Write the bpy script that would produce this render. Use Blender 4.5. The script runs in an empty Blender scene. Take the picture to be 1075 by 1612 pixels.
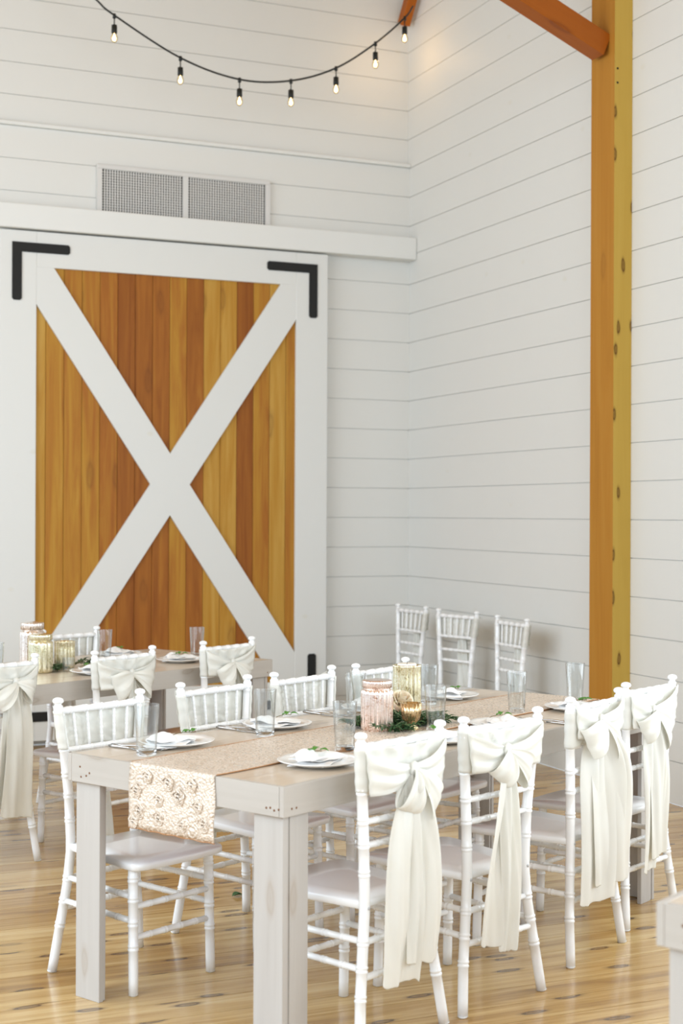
import bpy, math, random
from mathutils import Vector, Matrix, noise
C = bpy.context.scene.collection
PI = math.pi
R = math.radians

# ------------------------------------------------------------------ camera
H = 1.56
F, PITCH, ROLL, YAW = 2302.0, R(0.0676), R(0.2483), R(23.3587)
fw = Vector((math.sin(YAW)*math.cos(PITCH), math.cos(YAW)*math.cos(PITCH), math.sin(PITCH)))
r0 = Vector((math.cos(YAW), -math.sin(YAW), 0)); u0 = r0.cross(fw)
r2 = r0*math.cos(ROLL) + u0*math.sin(ROLL); u2 = -r0*math.sin(ROLL) + u0*math.cos(ROLL)
cd = bpy.data.cameras.new('camera'); cam = bpy.data.objects.new('camera', cd); C.objects.link(cam)
cd.sensor_fit = 'VERTICAL'; cd.sensor_height = 36; cd.sensor_width = 24; cd.lens = F*36/1612
cam.matrix_world = Matrix(((r2.x, u2.x, -fw.x, 0), (r2.y, u2.y, -fw.y, 0), (r2.z, u2.z, -fw.z, H), (0, 0, 0, 1)))
cd.dof.use_dof = True; cd.dof.focus_distance = 5.6; cd.dof.aperture_fstop = 3.2; cd.clip_start = .05
bpy.context.scene.camera = cam

# ------------------------------------------------------------------ light
W = bpy.data.worlds.new('world'); bpy.context.scene.world = W; W.use_nodes = True
bgn = W.node_tree.nodes['Background']; bgn.inputs[0].default_value = (.76, .88, 1, 1); bgn.inputs[1].default_value = 1.05
def area(name, loc, rot, sx, sy, power, col):
    l = bpy.data.lights.new(name, 'AREA'); l.shape = 'RECTANGLE'; l.size = sx; l.size_y = sy; l.energy = power; l.color = col
    o = bpy.data.objects.new(name, l); C.objects.link(o); o.location = loc; o.rotation_euler = rot
    return o
area('window_daylight_left', (-3.7, 4.2, 3.1), (0, R(-60), 0), 3.0, 8, 390, (.78, .89, 1))
area('window_daylight_rear', (2.2, -3.2, 3.2), (R(72), 0, 0), 6, 3.6, 270, (.76, .88, 1))
area('window_daylight_right', (4.70, 2.6, 1.9), (0, R(90), 0), 2.4, 4.4, 130, (.80, .90, 1))
vs = bpy.context.scene.view_settings
vs.view_transform = 'Standard'; vs.look = 'None'; vs.gamma = 1; vs.use_curve_mapping = False
vs.exposure = 0.08

# ------------------------------------------------------------------ materials
def s2l(c): return tuple((x/255/12.92 if x/255 <= .04045 else ((x/255+.055)/1.055)**2.4) for x in c)
def newmat(name):
    m = bpy.data.materials.new(name); m.use_nodes = True
    return m, m.node_tree.nodes, m.node_tree.links, m.node_tree.nodes['Principled BSDF']
def setb(b, **k):
    for n, v in k.items():
        n = n.replace('_', ' ')
        b.inputs[n].default_value = (*v, 1) if isinstance(v, tuple) and len(v) == 3 else v
def flat(name, col, rough=.5, metal=0, **k):
    m, N, L, b = newmat(name); setb(b, Base_Color=s2l(col), Roughness=rough, Metallic=metal)
    for n, v in k.items(): b.inputs[n.replace('_', ' ')].default_value = v
    return m
def nd(N, t, **k):
    n = N.new(t)
    for a, v in k.items(): setattr(n, a, v)
    return n
def ramp(N, L, src, stops):
    r = N.new('ShaderNodeValToRGB'); e = r.color_ramp.elements
    while len(e) > 1: e.remove(e[-1])
    e[0].position, e[0].color = stops[0][0], (*stops[0][1], 1)
    for p, c in stops[1:]:
        x = e.new(p); x.color = (*c, 1)
    L.new(src, r.inputs[0]); return r
def mapping(N, L, scale, loc=(0, 0, 0), coord='Object'):
    t = N.new('ShaderNodeTexCoord'); m = N.new('ShaderNodeMapping')
    m.inputs['Scale'].default_value = scale; m.inputs['Location'].default_value = loc
    L.new(t.outputs[coord], m.inputs[0]); return m
def math_n(N, L, op, a, b=None, c=None):
    n = N.new('ShaderNodeMath'); n.operation = op
    for i, v in enumerate((a, b, c)):
        if v is None: continue
        if isinstance(v, (int, float)): n.inputs[i].default_value = v
        else: L.new(v, n.inputs[i])
    return n.outputs[0]
def mix(N, L, mode, fac, a, b):
    n = N.new('ShaderNodeMixRGB'); n.blend_type = mode
    for i, v in enumerate((fac, a, b)):
        if isinstance(v, (int, float)): n.inputs[i].default_value = v
        elif isinstance(v, tuple): n.inputs[i].default_value = (*v, 1)
        else: L.new(v, n.inputs[i])
    return n.outputs[0]
def noise_n(N, L, vec, scale, detail=4, rough=.5, dist=0):
    n = N.new('ShaderNodeTexNoise'); n.inputs['Scale'].default_value = scale; n.inputs['Detail'].default_value = detail
    n.inputs['Roughness'].default_value = rough; n.inputs['Distortion'].default_value = dist
    if vec is not None: L.new(vec, n.inputs['Vector'])
    return n
def bump(N, L, b, h, strength=.3, dist=.01):
    n = N.new('ShaderNodeBump'); n.inputs['Strength'].default_value = strength; n.inputs['Distance'].default_value = dist
    L.new(h, n.inputs['Height']); L.new(n.outputs[0], b.inputs['Normal'])

def wood(name, stops, grain_axis='X', plank=None, plank_axis='Y', gscale=1.0, rough=.45, knots=.0, knotcol=(90, 55, 30),
         var=1.0, coat=0.0, knot_scale=1.0, bumps=.15, contrast=.35, spec=.5):
    """planks are told apart by their object coordinate; grain runs along grain_axis"""
    m, N, L, b = newmat(name)
    tc = N.new('ShaderNodeTexCoord'); sep = N.new('ShaderNodeSeparateXYZ'); L.new(tc.outputs['Object'], sep.inputs[0])
    ax = {'X': 0, 'Y': 1, 'Z': 2}
    if plank:
        idx = math_n(N, L, 'FLOOR', math_n(N, L, 'DIVIDE', sep.outputs[ax[plank_axis]], plank))
    else: idx = math_n(N, L, 'MULTIPLY', sep.outputs[0], 0.0)
    wn = N.new('ShaderNodeTexWhiteNoise'); wn.noise_dimensions = '1D'; L.new(idx, wn.inputs['W'])
    off = N.new('ShaderNodeCombineXYZ')
    for i in range(3): L.new(math_n(N, L, 'MULTIPLY', wn.outputs[0], 37.0+11*i), off.inputs[i])
    add = N.new('ShaderNodeVectorMath'); add.operation = 'ADD'; L.new(tc.outputs['Object'], add.inputs[0]); L.new(off.outputs[0], add.inputs[1])
    mp = N.new('ShaderNodeMapping'); sc = [14*gscale]*3; sc[ax[grain_axis]] = .9*gscale; mp.inputs['Scale'].default_value = sc
    L.new(add.outputs[0], mp.inputs[0])
    g = noise_n(N, L, mp.outputs[0], 1.0, 6, .62, 1.2)
    mp2 = N.new('ShaderNodeMapping'); sc = [70*gscale]*3; sc[ax[grain_axis]] = 2*gscale; mp2.inputs['Scale'].default_value = sc
    L.new(add.outputs[0], mp2.inputs[0]); g2 = noise_n(N, L, mp2.outputs[0], 1.0, 3, .5)
    v = math_n(N, L, 'ADD', math_n(N, L, 'MULTIPLY', g.outputs[0], contrast*1.6), math_n(N, L, 'MULTIPLY', g2.outputs[0], contrast*.5))
    v = math_n(N, L, 'ADD', v, math_n(N, L, 'MULTIPLY', wn.outputs[0], .55*var))
    v = math_n(N, L, 'SUBTRACT', v, .275*var + contrast*1.05 - .5)
    rp = ramp(N, L, v, stops); col = rp.outputs[0]
    if knots:
        sp_ = N.new('ShaderNodeSeparateXYZ'); L.new(add.outputs[0], sp_.inputs[0])
        others = [q for q in range(3) if q != ax[grain_axis]]
        cu = math_n(N, L, 'MULTIPLY', sp_.outputs[ax[grain_axis]], 2.0*knot_scale)
        cv = math_n(N, L, 'MULTIPLY', math_n(N, L, 'ADD', sp_.outputs[others[0]], sp_.outputs[others[1]]), 6.5*knot_scale)
        mk = N.new('ShaderNodeCombineXYZ'); L.new(cu, mk.inputs[0]); L.new(cv, mk.inputs[1])
        nn = noise_n(N, L, mk.outputs[0], 3.0, 2, .5)
        ad = N.new('ShaderNodeVectorMath'); ad.operation = 'MULTIPLY_ADD'
        L.new(nn.outputs['Color'], ad.inputs[0]); ad.inputs[1].default_value = (.12, .12, 0); L.new(mk.outputs[0], ad.inputs[2])
        vo = N.new('ShaderNodeTexVoronoi'); vo.voronoi_dimensions = '2D'; vo.inputs['Scale'].default_value = 1.0; L.new(ad.outputs[0], vo.inputs['Vector'])
        sel = ramp(N, L, math_n(N, L, 'FRACT', math_n(N, L, 'MULTIPLY', N_sep(N, L, vo.outputs['Color']), 7.13)), [(0, (1, 1, 1)), (.8, (1, 1, 1)), (.84, (0, 0, 0))])
        kr = ramp(N, L, vo.outputs['Distance'], [(0, (.75,)*3), (.05, (.6,)*3), (.085, (1,)*3), (.11, (.35,)*3), (.16, (0,)*3)])
        k = math_n(N, L, 'MULTIPLY', math_n(N, L, 'MULTIPLY', kr.outputs[0], sel.outputs[0]), knots)
        col = mix(N, L, 'MIX', k, col, s2l(knotcol))
    L.new(col, b.inputs['Base Color']); b.inputs['Roughness'].default_value = rough; b.inputs['Specular IOR Level'].default_value = spec
    b.inputs['Coat Weight'].default_value = coat; b.inputs['Coat Roughness'].default_value = .12
    bump(N, L, b, g2.outputs[0], bumps, .002)
    return m
def N_sep(N, L, col):
    s = N.new('ShaderNodeSeparateColor'); L.new(col, s.inputs[0]); return s.outputs[0]

def white_boards(name, col, stain=.35, rough=.5):
    m, N, L, b = newmat(name); mp = mapping(N, L, (1.1, 1.1, 1.6))
    vo = N.new('ShaderNodeTexVoronoi'); vo.inputs['Scale'].default_value = 2.2; L.new(mp.outputs[0], vo.inputs['Vector'])
    k = ramp(N, L, vo.outputs['Distance'], [(0, (1,)*3), (.03, (.8,)*3), (.075, (0,)*3)])
    n = noise_n(N, L, mapping(N, L, (3, 3, .8)).outputs[0], 2.0, 4)
    c = mix(N, L, 'MIX', math_n(N, L, 'MULTIPLY', k.outputs[0], stain*.6), s2l(col), s2l((205, 196, 168)))
    c = mix(N, L, 'MIX', math_n(N, L, 'MULTIPLY', n.outputs[0], .12), c, s2l((214, 212, 204)))
    L.new(c, b.inputs['Base Color']); b.inputs['Roughness'].default_value = rough
    g = noise_n(N, L, mapping(N, L, (3, 3, 40)).outputs[0], 2.0, 3); bump(N, L, b, g.outputs[0], .08, .003)
    return m

M = {}
M['wall'] = white_boards('painted_shiplap', (222, 221, 216))
M['trimw'] = white_boards('painted_trim', (226, 226, 222), .3)
M['doorw'] = white_boards('painted_door_frame', (220, 220, 216), .5)
M['gap'] = flat('gap_dark', (120, 120, 114), .9)
M['floor'] = wood('pine_floor', [(0, s2l((134, 98, 56))), (.35, s2l((182, 144, 84))), (.65, s2l((212, 180, 122))), (1, s2l((230, 208, 162)))],
                  'X', .145, 'Y', 1.0, .27, 1.0, (82, 58, 40), .8, .5, 1.15, .1, .85)
M['doorwood'] = wood('door_boards', [(0, s2l((134, 74, 20))), (.35, s2l((160, 98, 32))), (.65, s2l((178, 128, 44))), (1, s2l((194, 152, 72)))],
                     'Z', .1225, 'X', .9, .55, .35, (90, 45, 15), 1.35, .0, .6, .12, .65, .25)
M['beam'] = wood('fir_beam', [(0, s2l((150, 96, 30))), (.5, s2l((178, 122, 44))), (1, s2l((190, 142, 64)))], 'Z', None, 'X', .8, .6, .25, (110, 60, 25), .3, 0, .7, .1, .4, .2)
M['brace'] = wood('fir_brace', [(0, s2l((132, 64, 6))), (.5, s2l((156, 82, 12))), (1, s2l((172, 100, 26)))], 'X', None, 'X', .8, .45, .5, (100, 40, 10), .3, 0, .7, .1, .4, .25)
M['pine'] = wood('pine_face', [(0, s2l((172, 134, 52))), (.5, s2l((188, 154, 70))), (1, s2l((198, 166, 86)))], 'Z', None, 'X', .8, .6, .95, (84, 46, 14), .3, 0, 1.5, .1, .3, .2)
M['ceil'] = wood('ceiling_boards', [(0, s2l((184, 150, 108))), (.5, s2l((208, 176, 132))), (1, s2l((220, 192, 150)))], 'Y', .15, 'X', .8, .6, .3)
M['wash'] = wood('whitewashed_pine', [(0, s2l((156, 146, 134))), (.4, s2l((182, 175, 166))), (1, s2l((196, 190, 182)))], 'X', None, 'Y', 1.0, .42, .5, (150, 132, 112), .3, .1, 1.1, .1, .45)
M['washz'] = wood('whitewashed_pine_upright', [(0, s2l((158, 150, 140))), (.4, s2l((184, 178, 171))), (1, s2l((198, 194, 188)))], 'Z', None, 'Y', 1.0, .5, .45, (160, 142, 122), .3, 0, 1.1, .1, .45)
M['washtop'] = wood('whitewashed_top', [(0, s2l((178, 160, 140))), (.4, s2l((204, 188, 168))), (1, s2l((220, 208, 190)))], 'X', .153, 'Y', 1.0, .3, .6, (130, 108, 88), .45, .2, .9, .1, .6, .5)
M['rawwood'] = flat('raw_underside', (196, 132, 78), .7)
M['hole'] = flat('screw_hole', (120, 78, 44), .9)
M['chair'] = flat('chair_white_paint', (244, 244, 243), .22, 0, Coat_Weight=.3, Coat_Roughness=.1)
M['black'] = flat('black_iron', (15, 15, 14), .7)
M['cable'] = flat('black_cable', (20, 24, 22), .5)
M['ventw'] = flat('vent_white', (214, 212, 208), .5)
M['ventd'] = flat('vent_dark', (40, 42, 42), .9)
M['plate'] = flat('white_porcelain', (240, 238, 234), .18, 0, Coat_Weight=.3)
M['steel'] = flat('steel', (190, 188, 186), .2, 1)
M['leaf'] = flat('mint_leaf', (84, 138, 52), .5)
M['leafd'] = flat('dark_leaf', (62, 96, 56), .45)
M['stem'] = flat('stem', (112, 96, 60), .7)
M['wax'] = flat('candle_wax', (240, 232, 220), .5)
M['screw'] = flat('screw_cap', (190, 190, 190), .4)

def satin():
    m, N, L, b = newmat('ivory_satin')
    n = noise_n(N, L, mapping(N, L, (9, 9, 5)).outputs[0], 1.6, 2, .4, .6)
    c = mix(N, L, 'MIX', n.outputs[0], s2l((245, 243, 234)), s2l((250, 249, 243)))
    L.new(c, b.inputs['Base Color']); b.inputs['Roughness'].default_value = .36
    b.inputs['Sheen Weight'].default_value = .25; b.inputs['Specular IOR Level'].default_value = .6
    bump(N, L, b, n.outputs[0], .12, .02)
    tr = N.new('ShaderNodeBsdfTranslucent'); L.new(c, tr.inputs[0])
    ms = N.new('ShaderNodeMixShader'); ms.inputs[0].default_value = .32
    L.new(b.outputs[0], ms.inputs[1]); L.new(tr.outputs[0], ms.inputs[2]); L.new(ms.outputs[0], N['Material Output'].inputs[0])
    return m
M['satin'] = satin()
def napkin_m():
    m, N, L, b = newmat('napkin_cloth'); setb(b, Base_Color=s2l((242, 240, 238)), Roughness=.8)
    n = noise_n(N, L, mapping(N, L, (30,)*3).outputs[0], 1.5, 3); bump(N, L, b, n.outputs[0], .4, .006); return m
M['napkin'] = napkin_m()
def runner_m():
    m, N, L, b = newmat('champagne_sequins')
    mp = mapping(N, L, (1, 1, 1))
    vo = N.new('ShaderNodeTexVoronoi'); vo.inputs['Scale'].default_value = 16; vo.inputs['Randomness'].default_value = .8; L.new(mp.outputs[0], vo.inputs['Vector'])
    dn = noise_n(N, L, mp.outputs[0], 60, 3)
    sw = math_n(N, L, 'SINE', math_n(N, L, 'ADD', math_n(N, L, 'MULTIPLY', vo.outputs['Distance'], 34), math_n(N, L, 'MULTIPLY', dn.outputs[0], 6)))
    vf = N.new('ShaderNodeTexVoronoi'); vf.inputs['Scale'].default_value = 150; L.new(mp.outputs[0], vf.inputs['Vector'])
    fade = ramp(N, L, vo.outputs['Distance'], [(0, (1,)*3), (.45, (.8,)*3), (.62, (0,)*3)])
    hh = math_n(N, L, 'ADD', math_n(N, L, 'MULTIPLY', sw, math_n(N, L, 'MULTIPLY', fade.outputs[0], .5)), math_n(N, L, 'MULTIPLY', vf.outputs['Distance'], .9))
    c = ramp(N, L, noise_n(N, L, mp.outputs[0], 120, 2).outputs[0], [(.3, s2l((206, 188, 168))), (.6, s2l((232, 218, 202)))])
    fl = ramp(N, L, math_n(N, L, 'FRACT', math_n(N, L, 'MULTIPLY', N_sep(N, L, vf.outputs['Color']), 5.7)), [(0, (.5,)*3), (.8, (.35,)*3), (.9, (.1,)*3)])
    L.new(c.outputs[0], b.inputs['Base Color']); L.new(fl.outputs[0], b.inputs['Roughness'])
    b.inputs['Metallic'].default_value = .25; b.inputs['Specular IOR Level'].default_value = .8
    bump(N, L, b, hh, .55, .006); return m
M['runner'] = runner_m()
M['hem'] = flat('runner_hem', (178, 124, 74), .7)
def glass(name, col=(1, 1, 1), rough=0.0, ior=1.45):
    m, N, L, b = newmat(name); setb(b, Base_Color=col, Roughness=rough, IOR=ior); b.inputs['Transmission Weight'].default_value = 1
    return m
M['glass'] = glass('clear_glass')
def thin_glass(name, col=(1, 1, 1)):
    m, N, L, b = newmat(name); N.remove(b)
    lw = N.new('ShaderNodeLayerWeight'); lw.inputs[0].default_value = .5
    fo = math_n(N, L, 'MULTIPLY_ADD', math_n(N, L, 'POWER', lw.outputs['Facing'], 2.2), .85, .07)
    tr = N.new('ShaderNodeBsdfTransparent'); tr.inputs[0].default_value = (*col, 1)
    gl = N.new('ShaderNodeBsdfGlossy'); gl.inputs['Roughness'].default_value = .02
    ms = N.new('ShaderNodeMixShader'); L.new(fo, ms.inputs[0]); L.new(tr.outputs[0], ms.inputs[1]); L.new(gl.outputs[0], ms.inputs[2])
    L.new(ms.outputs[0], N['Material Output'].inputs[0]); return m
M['thin'] = thin_glass('thin_clear_glass', (.97, .98, .98))
def mercury(name, a, bcol, tint):
    m, N, L, b = newmat(name)
    n = noise_n(N, L, mapping(N, L, (1, 1, 1)).outputs[0], 160, 3, .6)
    n2 = noise_n(N, L, mapping(N, L, (1, 1, 1)).outputs[0], 25, 3, .6)
    v = math_n(N, L, 'ADD', math_n(N, L, 'MULTIPLY', n.outputs[0], .6), math_n(N, L, 'MULTIPLY', n2.outputs[0], .4))
    c = ramp(N, L, v, [(.36, s2l(tint)), (.46, s2l(a)), (.7, s2l(bcol))])
    L.new(c.outputs[0], b.inputs['Base Color']); b.inputs['Metallic'].default_value = .85; b.inputs['Roughness'].default_value = .22
    b.inputs['Coat Weight'].default_value = .6; b.inputs['Coat Roughness'].default_value = .03
    return m
M['rosejar'] = mercury('rose_mercury_glass', (234, 210, 196), (250, 236, 228), (176, 126, 96))
M['goldjar'] = mercury('gold_mercury_glass', (222, 210, 170), (250, 246, 228), (150, 130, 76))
M['votive'] = mercury('amber_mercury_glass', (196, 164, 116), (236, 214, 172), (140, 104, 60))
M['palejar'] = mercury('pale_gold_mercury', (226, 216, 178), (250, 246, 226), (160, 148, 96))
M['whitejar'] = mercury('blush_mercury', (232, 216, 204), (250, 244, 238), (170, 150, 130))
def petal():
    m, N, L, b = newmat('cream_petal'); setb(b, Base_Color=s2l((240, 226, 200)), Roughness=.6)
    b.inputs['Subsurface Weight'].default_value = .2; b.inputs['Subsurface Radius'].default_value = (.02, .012, .006); return m
M['petal'] = petal()
def bulb_m():
    m, N, L, b = newmat('warm_bulb'); setb(b, Base_Color=s2l((255, 225, 170)), Roughness=.2)
    b.inputs['Emission Color'].default_value = (1, .72, .4, 1); b.inputs['Emission Strength'].default_value = 10; return m
M['filament'] = bulb_m()
M['bulbglass'] = thin_glass('bulb_glass', (1, .9, .72))

# ------------------------------------------------------------------ mesh helpers
class G:
    def __init__(s): s.v = []; s.f = []; s.sm = []
    def add(s, vs, fs, sm=True):
        n = len(s.v); s.v += [tuple(v) for v in vs]
        for f in fs: s.f.append(tuple(i+n for i in f)); s.sm.append(sm)
    def box(s, a, b, T=None, ch=0.0):
        (x0, y0, z0), (x1, y1, z1) = a, b
        c = min(ch, (x1-x0)/2.2, (y1-y0)/2.2, (z1-z0)/2.2)
        if c <= 0:
            vs = [Vector(p) for p in ((x0, y0, z0), (x1, y0, z0), (x1, y1, z0), (x0, y1, z0), (x0, y0, z1), (x1, y0, z1), (x1, y1, z1), (x0, y1, z1))]
            fs = [(0, 3, 2, 1), (4, 5, 6, 7), (0, 1, 5, 4), (1, 2, 6, 5), (2, 3, 7, 6), (3, 0, 4, 7)]
        else:
            vs = []; idx = {}
            for ix, X in ((0, x0), (1, x1)):
                for iy, Y in ((0, y0), (1, y1)):
                    for iz, Z in ((0, z0), (1, z1)):
                        dx = c if ix == 0 else -c; dy = c if iy == 0 else -c; dz = c if iz == 0 else -c
                        for k, p in enumerate(((X, Y+dy, Z+dz), (X+dx, Y, Z+dz), (X+dx, Y+dy, Z))):
                            idx[(ix, iy, iz, k)] = len(vs); vs.append(Vector(p))
            I = lambda a, b, c_, k: idx[(a, b, c_, k)]
            fs = []
            for e in (0, 1):
                q = [I(e, 0, 0, 0), I(e, 1, 0, 0), I(e, 1, 1, 0), I(e, 0, 1, 0)]; fs.append(q if e else q[::-1])
                q = [I(0, e, 0, 1), I(1, e, 0, 1), I(1, e, 1, 1), I(0, e, 1, 1)]; fs.append(q[::-1] if e else q)
                q = [I(0, 0, e, 2), I(1, 0, e, 2), I(1, 1, e, 2), I(0, 1, e, 2)]; fs.append(q if e else q[::-1])
            for p in (0, 1):
                for q in (0, 1):
                    fs.append([I(p, q, 0, 0), I(p, q, 1, 0), I(p, q, 1, 1), I(p, q, 0, 1)])
                    fs.append([I(p, 0, q, 0), I(p, 1, q, 0), I(p, 1, q, 2), I(p, 0, q, 2)])
                    fs.append([I(0, p, q, 1), I(1, p, q, 1), I(1, p, q, 2), I(0, p, q, 2)])
            for a_ in (0, 1):
                for b_ in (0, 1):
                    for c_ in (0, 1): fs.append([I(a_, b_, c_, 0), I(a_, b_, c_, 1), I(a_, b_, c_, 2)])
        if T is not None: vs = [T @ v for v in vs]
        s.add(vs, fs, False); s.fix = True
    def prism(s, poly, a, b, axis='y'):
        """poly in the other two axes, extruded a..b"""
        n = len(poly); vs = []
        for t in (a, b):
            for p, q in poly: vs.append({'y': (p, t, q), 'x': (t, p, q), 'z': (p, q, t)}[axis])
        fs = [tuple(range(n)), tuple(range(2*n-1, n-1, -1))] + [(i, (i+1) % n, n+(i+1) % n, n+i) for i in range(n)]
        s.add(vs, fs, False); s.fix = True
    def tube(s, pts, rad, seg=10, caps=True):
        pts = [Vector(p) for p in pts]; n = len(pts)
        rad = [rad]*n if isinstance(rad, (int, float)) else rad
        vs = []; prev = None
        for i, p in enumerate(pts):
            t = (pts[min(i+1, n-1)]-pts[max(i-1, 0)])
            if t.length < 1e-9: t = Vector((0, 0, 1))
            t.normalize()
            if prev is None:
                a = t.orthogonal().normalized()
                if abs(t.z) > .7: a = (Vector((1, 0, 0)) - t*t.x).normalized()
            else: a = (prev - t*prev.dot(t)).normalized()
            prev = a; b = t.cross(a)
            for k in range(seg):
                an = 2*PI*k/seg; vs.append(p + (a*math.cos(an)+b*math.sin(an))*rad[i])
        fs = [(i*seg+k, i*seg+(k+1) % seg, (i+1)*seg+(k+1) % seg, (i+1)*seg+k) for i in range(n-1) for k in range(seg)]
        if caps: fs += [tuple(range(seg))[::-1], tuple((n-1)*seg+k for k in range(seg))]
        s.add(vs, fs)
    def lathe(s, prof, c=(0, 0, 0), seg=32, ribs=0, amp=0.0, cap=True):
        vs = []; n = len(prof)
        for pr in prof:
            r, z = pr[0], pr[1]; am = pr[2] if len(pr) > 2 else 0
            for k in range(seg):
                an = 2*PI*k/seg; rr = r
                if ribs: rr = r*(1 + am*amp*(abs(math.cos(an*ribs/2))-.6))
                vs.append((c[0]+rr*math.cos(an), c[1]+rr*math.sin(an), c[2]+z))
        fs = [(i*seg+k, i*seg+(k+1) % seg, (i+1)*seg+(k+1) % seg, (i+1)*seg+k) for i in range(n-1) for k in range(seg)]
        if cap:
            if prof[0][0] > 1e-6: fs.append(tuple(range(seg))[::-1])
            if prof[-1][0] > 1e-6: fs.append(tuple((n-1)*seg+k for k in range(seg)))
        s.add(vs, fs)
    def grid(s, rows):
        n, m = len(rows), len(rows[0])
        s.add([p for r in rows for p in r], [(i*m+j, i*m+j+1, (i+1)*m+j+1, (i+1)*m+j) for i in range(n-1) for j in range(m-1)])
    def build(s, name, mat, parent=None, solid=0.0, sub=0, bevel=0.0):
        me = bpy.data.meshes.new(name); me.from_pydata(s.v, [], s.f); me.materials.append(mat)
        me.polygons.foreach_set('use_smooth', s.sm); me.validate(); me.update()
        if getattr(s, 'fix', False):
            import bmesh
            bm = bmesh.new(); bm.from_mesh(me); bmesh.ops.recalc_face_normals(bm, faces=bm.faces); bm.to_mesh(me); bm.free()
        o = bpy.data.objects.new(name, me); C.objects.link(o); o.parent = parent
        if solid:
            md = o.modifiers.new('thick', 'SOLIDIFY'); md.thickness = solid; md.offset = 0
        if sub:
            md = o.modifiers.new('smooth', 'SUBSURF'); md.levels = sub; md.render_levels = sub
        return o
def tag(o, label, cat, group=None, kind=None):
    o['label'] = label; o['category'] = cat
    if group: o['group'] = group
    if kind: o['kind'] = kind
    return o
def struct(o, label=None):
    o['kind'] = 'structure'
    if label: o['label'] = label
    return o
def empty(name, loc=(0, 0, 0), rz=0.0):
    o = bpy.data.objects.new(name, None); C.objects.link(o); o.location = loc; o.rotation_euler = (0, 0, rz); o.empty_display_size = .1
    return o
def copy_tree(o, parent=None):
    c = o.copy(); C.objects.link(c); c.parent = parent
    for ch in [x for x in bpy.data.objects if x.parent == o]: copy_tree(ch, c)
    return c
def cr(pts, n=8):
    """catmull-rom through points"""
    P = [Vector(p) for p in pts]; P = [P[0]*2-P[1]] + P + [P[-1]*2-P[-2]]; out = []
    for i in range(1, len(P)-2):
        for k in range(n):
            t = k/n; a, b, c, d = P[i-1:i+3]
            out.append(.5*((2*b)+(-a+c)*t+(2*a-5*b+4*c-d)*t*t+(-a+3*b-3*c+d)*t**3))
    out.append(P[-2]); return out

# ------------------------------------------------------------------ room shell
XR, YB, S, Z0 = 4.782, 9.816, .21716, 5.0077
ZT = 5.7
def shiplap(g, f, u0_, u1_, z_lo, z_hi, gap=.0042, dep=.010):
    """f(u, depth, z) -> point; boards between seams"""
    seams = [z_lo] + sorted(z for z in (Z0 - i*S for i in range(-6, 26)) if z_lo+.02 < z < z_hi-.02) + [z_hi]
    for a, b in zip(seams[:-1], seams[1:]):
        g.add([f(u0_, 0, a+gap/2), f(u1_, 0, a+gap/2), f(u1_, 0, b-gap/2), f(u0_, 0, b-gap/2),
               f(u0_, dep, a+gap/2-.001), f(u1_, dep, a+gap/2-.001), f(u1_, dep, b-gap/2+.001), f(u0_, dep, b-gap/2+.001)],
              [(0, 1, 2, 3), (1, 0, 4, 5), (3, 2, 6, 7), (0, 3, 7, 4), (2, 1, 5, 6)], False)
    p = [f(u0_, dep, z_lo), f(u1_, dep, z_lo), f(u1_, dep, z_hi), f(u0_, dep, z_hi)]
    q = [f(u0_, .12, z_lo), f(u1_, .12, z_lo), f(u1_, .12, z_hi), f(u0_, .12, z_hi)]
    g.add(p+q, [(0, 1, 2, 3), (4, 7, 6, 5), (0, 4, 5, 1), (1, 5, 6, 2), (2, 6, 7, 3), (3, 7, 4, 0)], False); g.fix = False
g = G(); shiplap(g, lambda u, d, z: (u, YB+d, z), -4.0, XR, 0, 4.165)
shiplap(g, lambda u, d, z: (u, YB+.035+d, z), -4.0, XR, 4.165, ZT)
struct(g.build('wall_back', M['wall']), 'white painted shiplap wall behind the barn door')
g = G(); shiplap(g, lambda u, d, z: (XR+d, u, z), -4.0, YB+.05, 0, ZT)
struct(g.build('wall_right', M['wall']), 'white painted shiplap wall with timber post')
g = G()
y = -4.06
k = 0
while y < YB-.001:
    y1 = min(math.floor(y/.145+1.0001)*.145, YB)
    g.box((-4.0, y+.0015, -.04), (XR, y1-.0015, 0)); y = y1
g.box((-4.0, -4.06, -.08), (XR, YB, -.03))
struct(g.build('floor', M['floor']), 'honey coloured knotty pine plank floor')
g = G(); g.box((-4.0, -4.0, ZT), (XR+.12, YB+.15, ZT+.08)); struct(g.build('ceiling', M['ceil']), 'timber board ceiling')
# ledge where the upper wall steps back, and the header over the sliding door
g = G(); g.box((-4.0, YB-.022, 4.140), (XR-.001, YB+.03, 4.166), ch=.004); struct(g.build('trim_1', M['trimw']), 'thin white ledge along the back wall')
g = G(); g.box((-4.0, YB-.128, 3.437), (XR-.002, YB-.001, 3.598), ch=.004); struct(g.build('trim_2', M['trimw']), 'white header board above the barn door')

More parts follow.
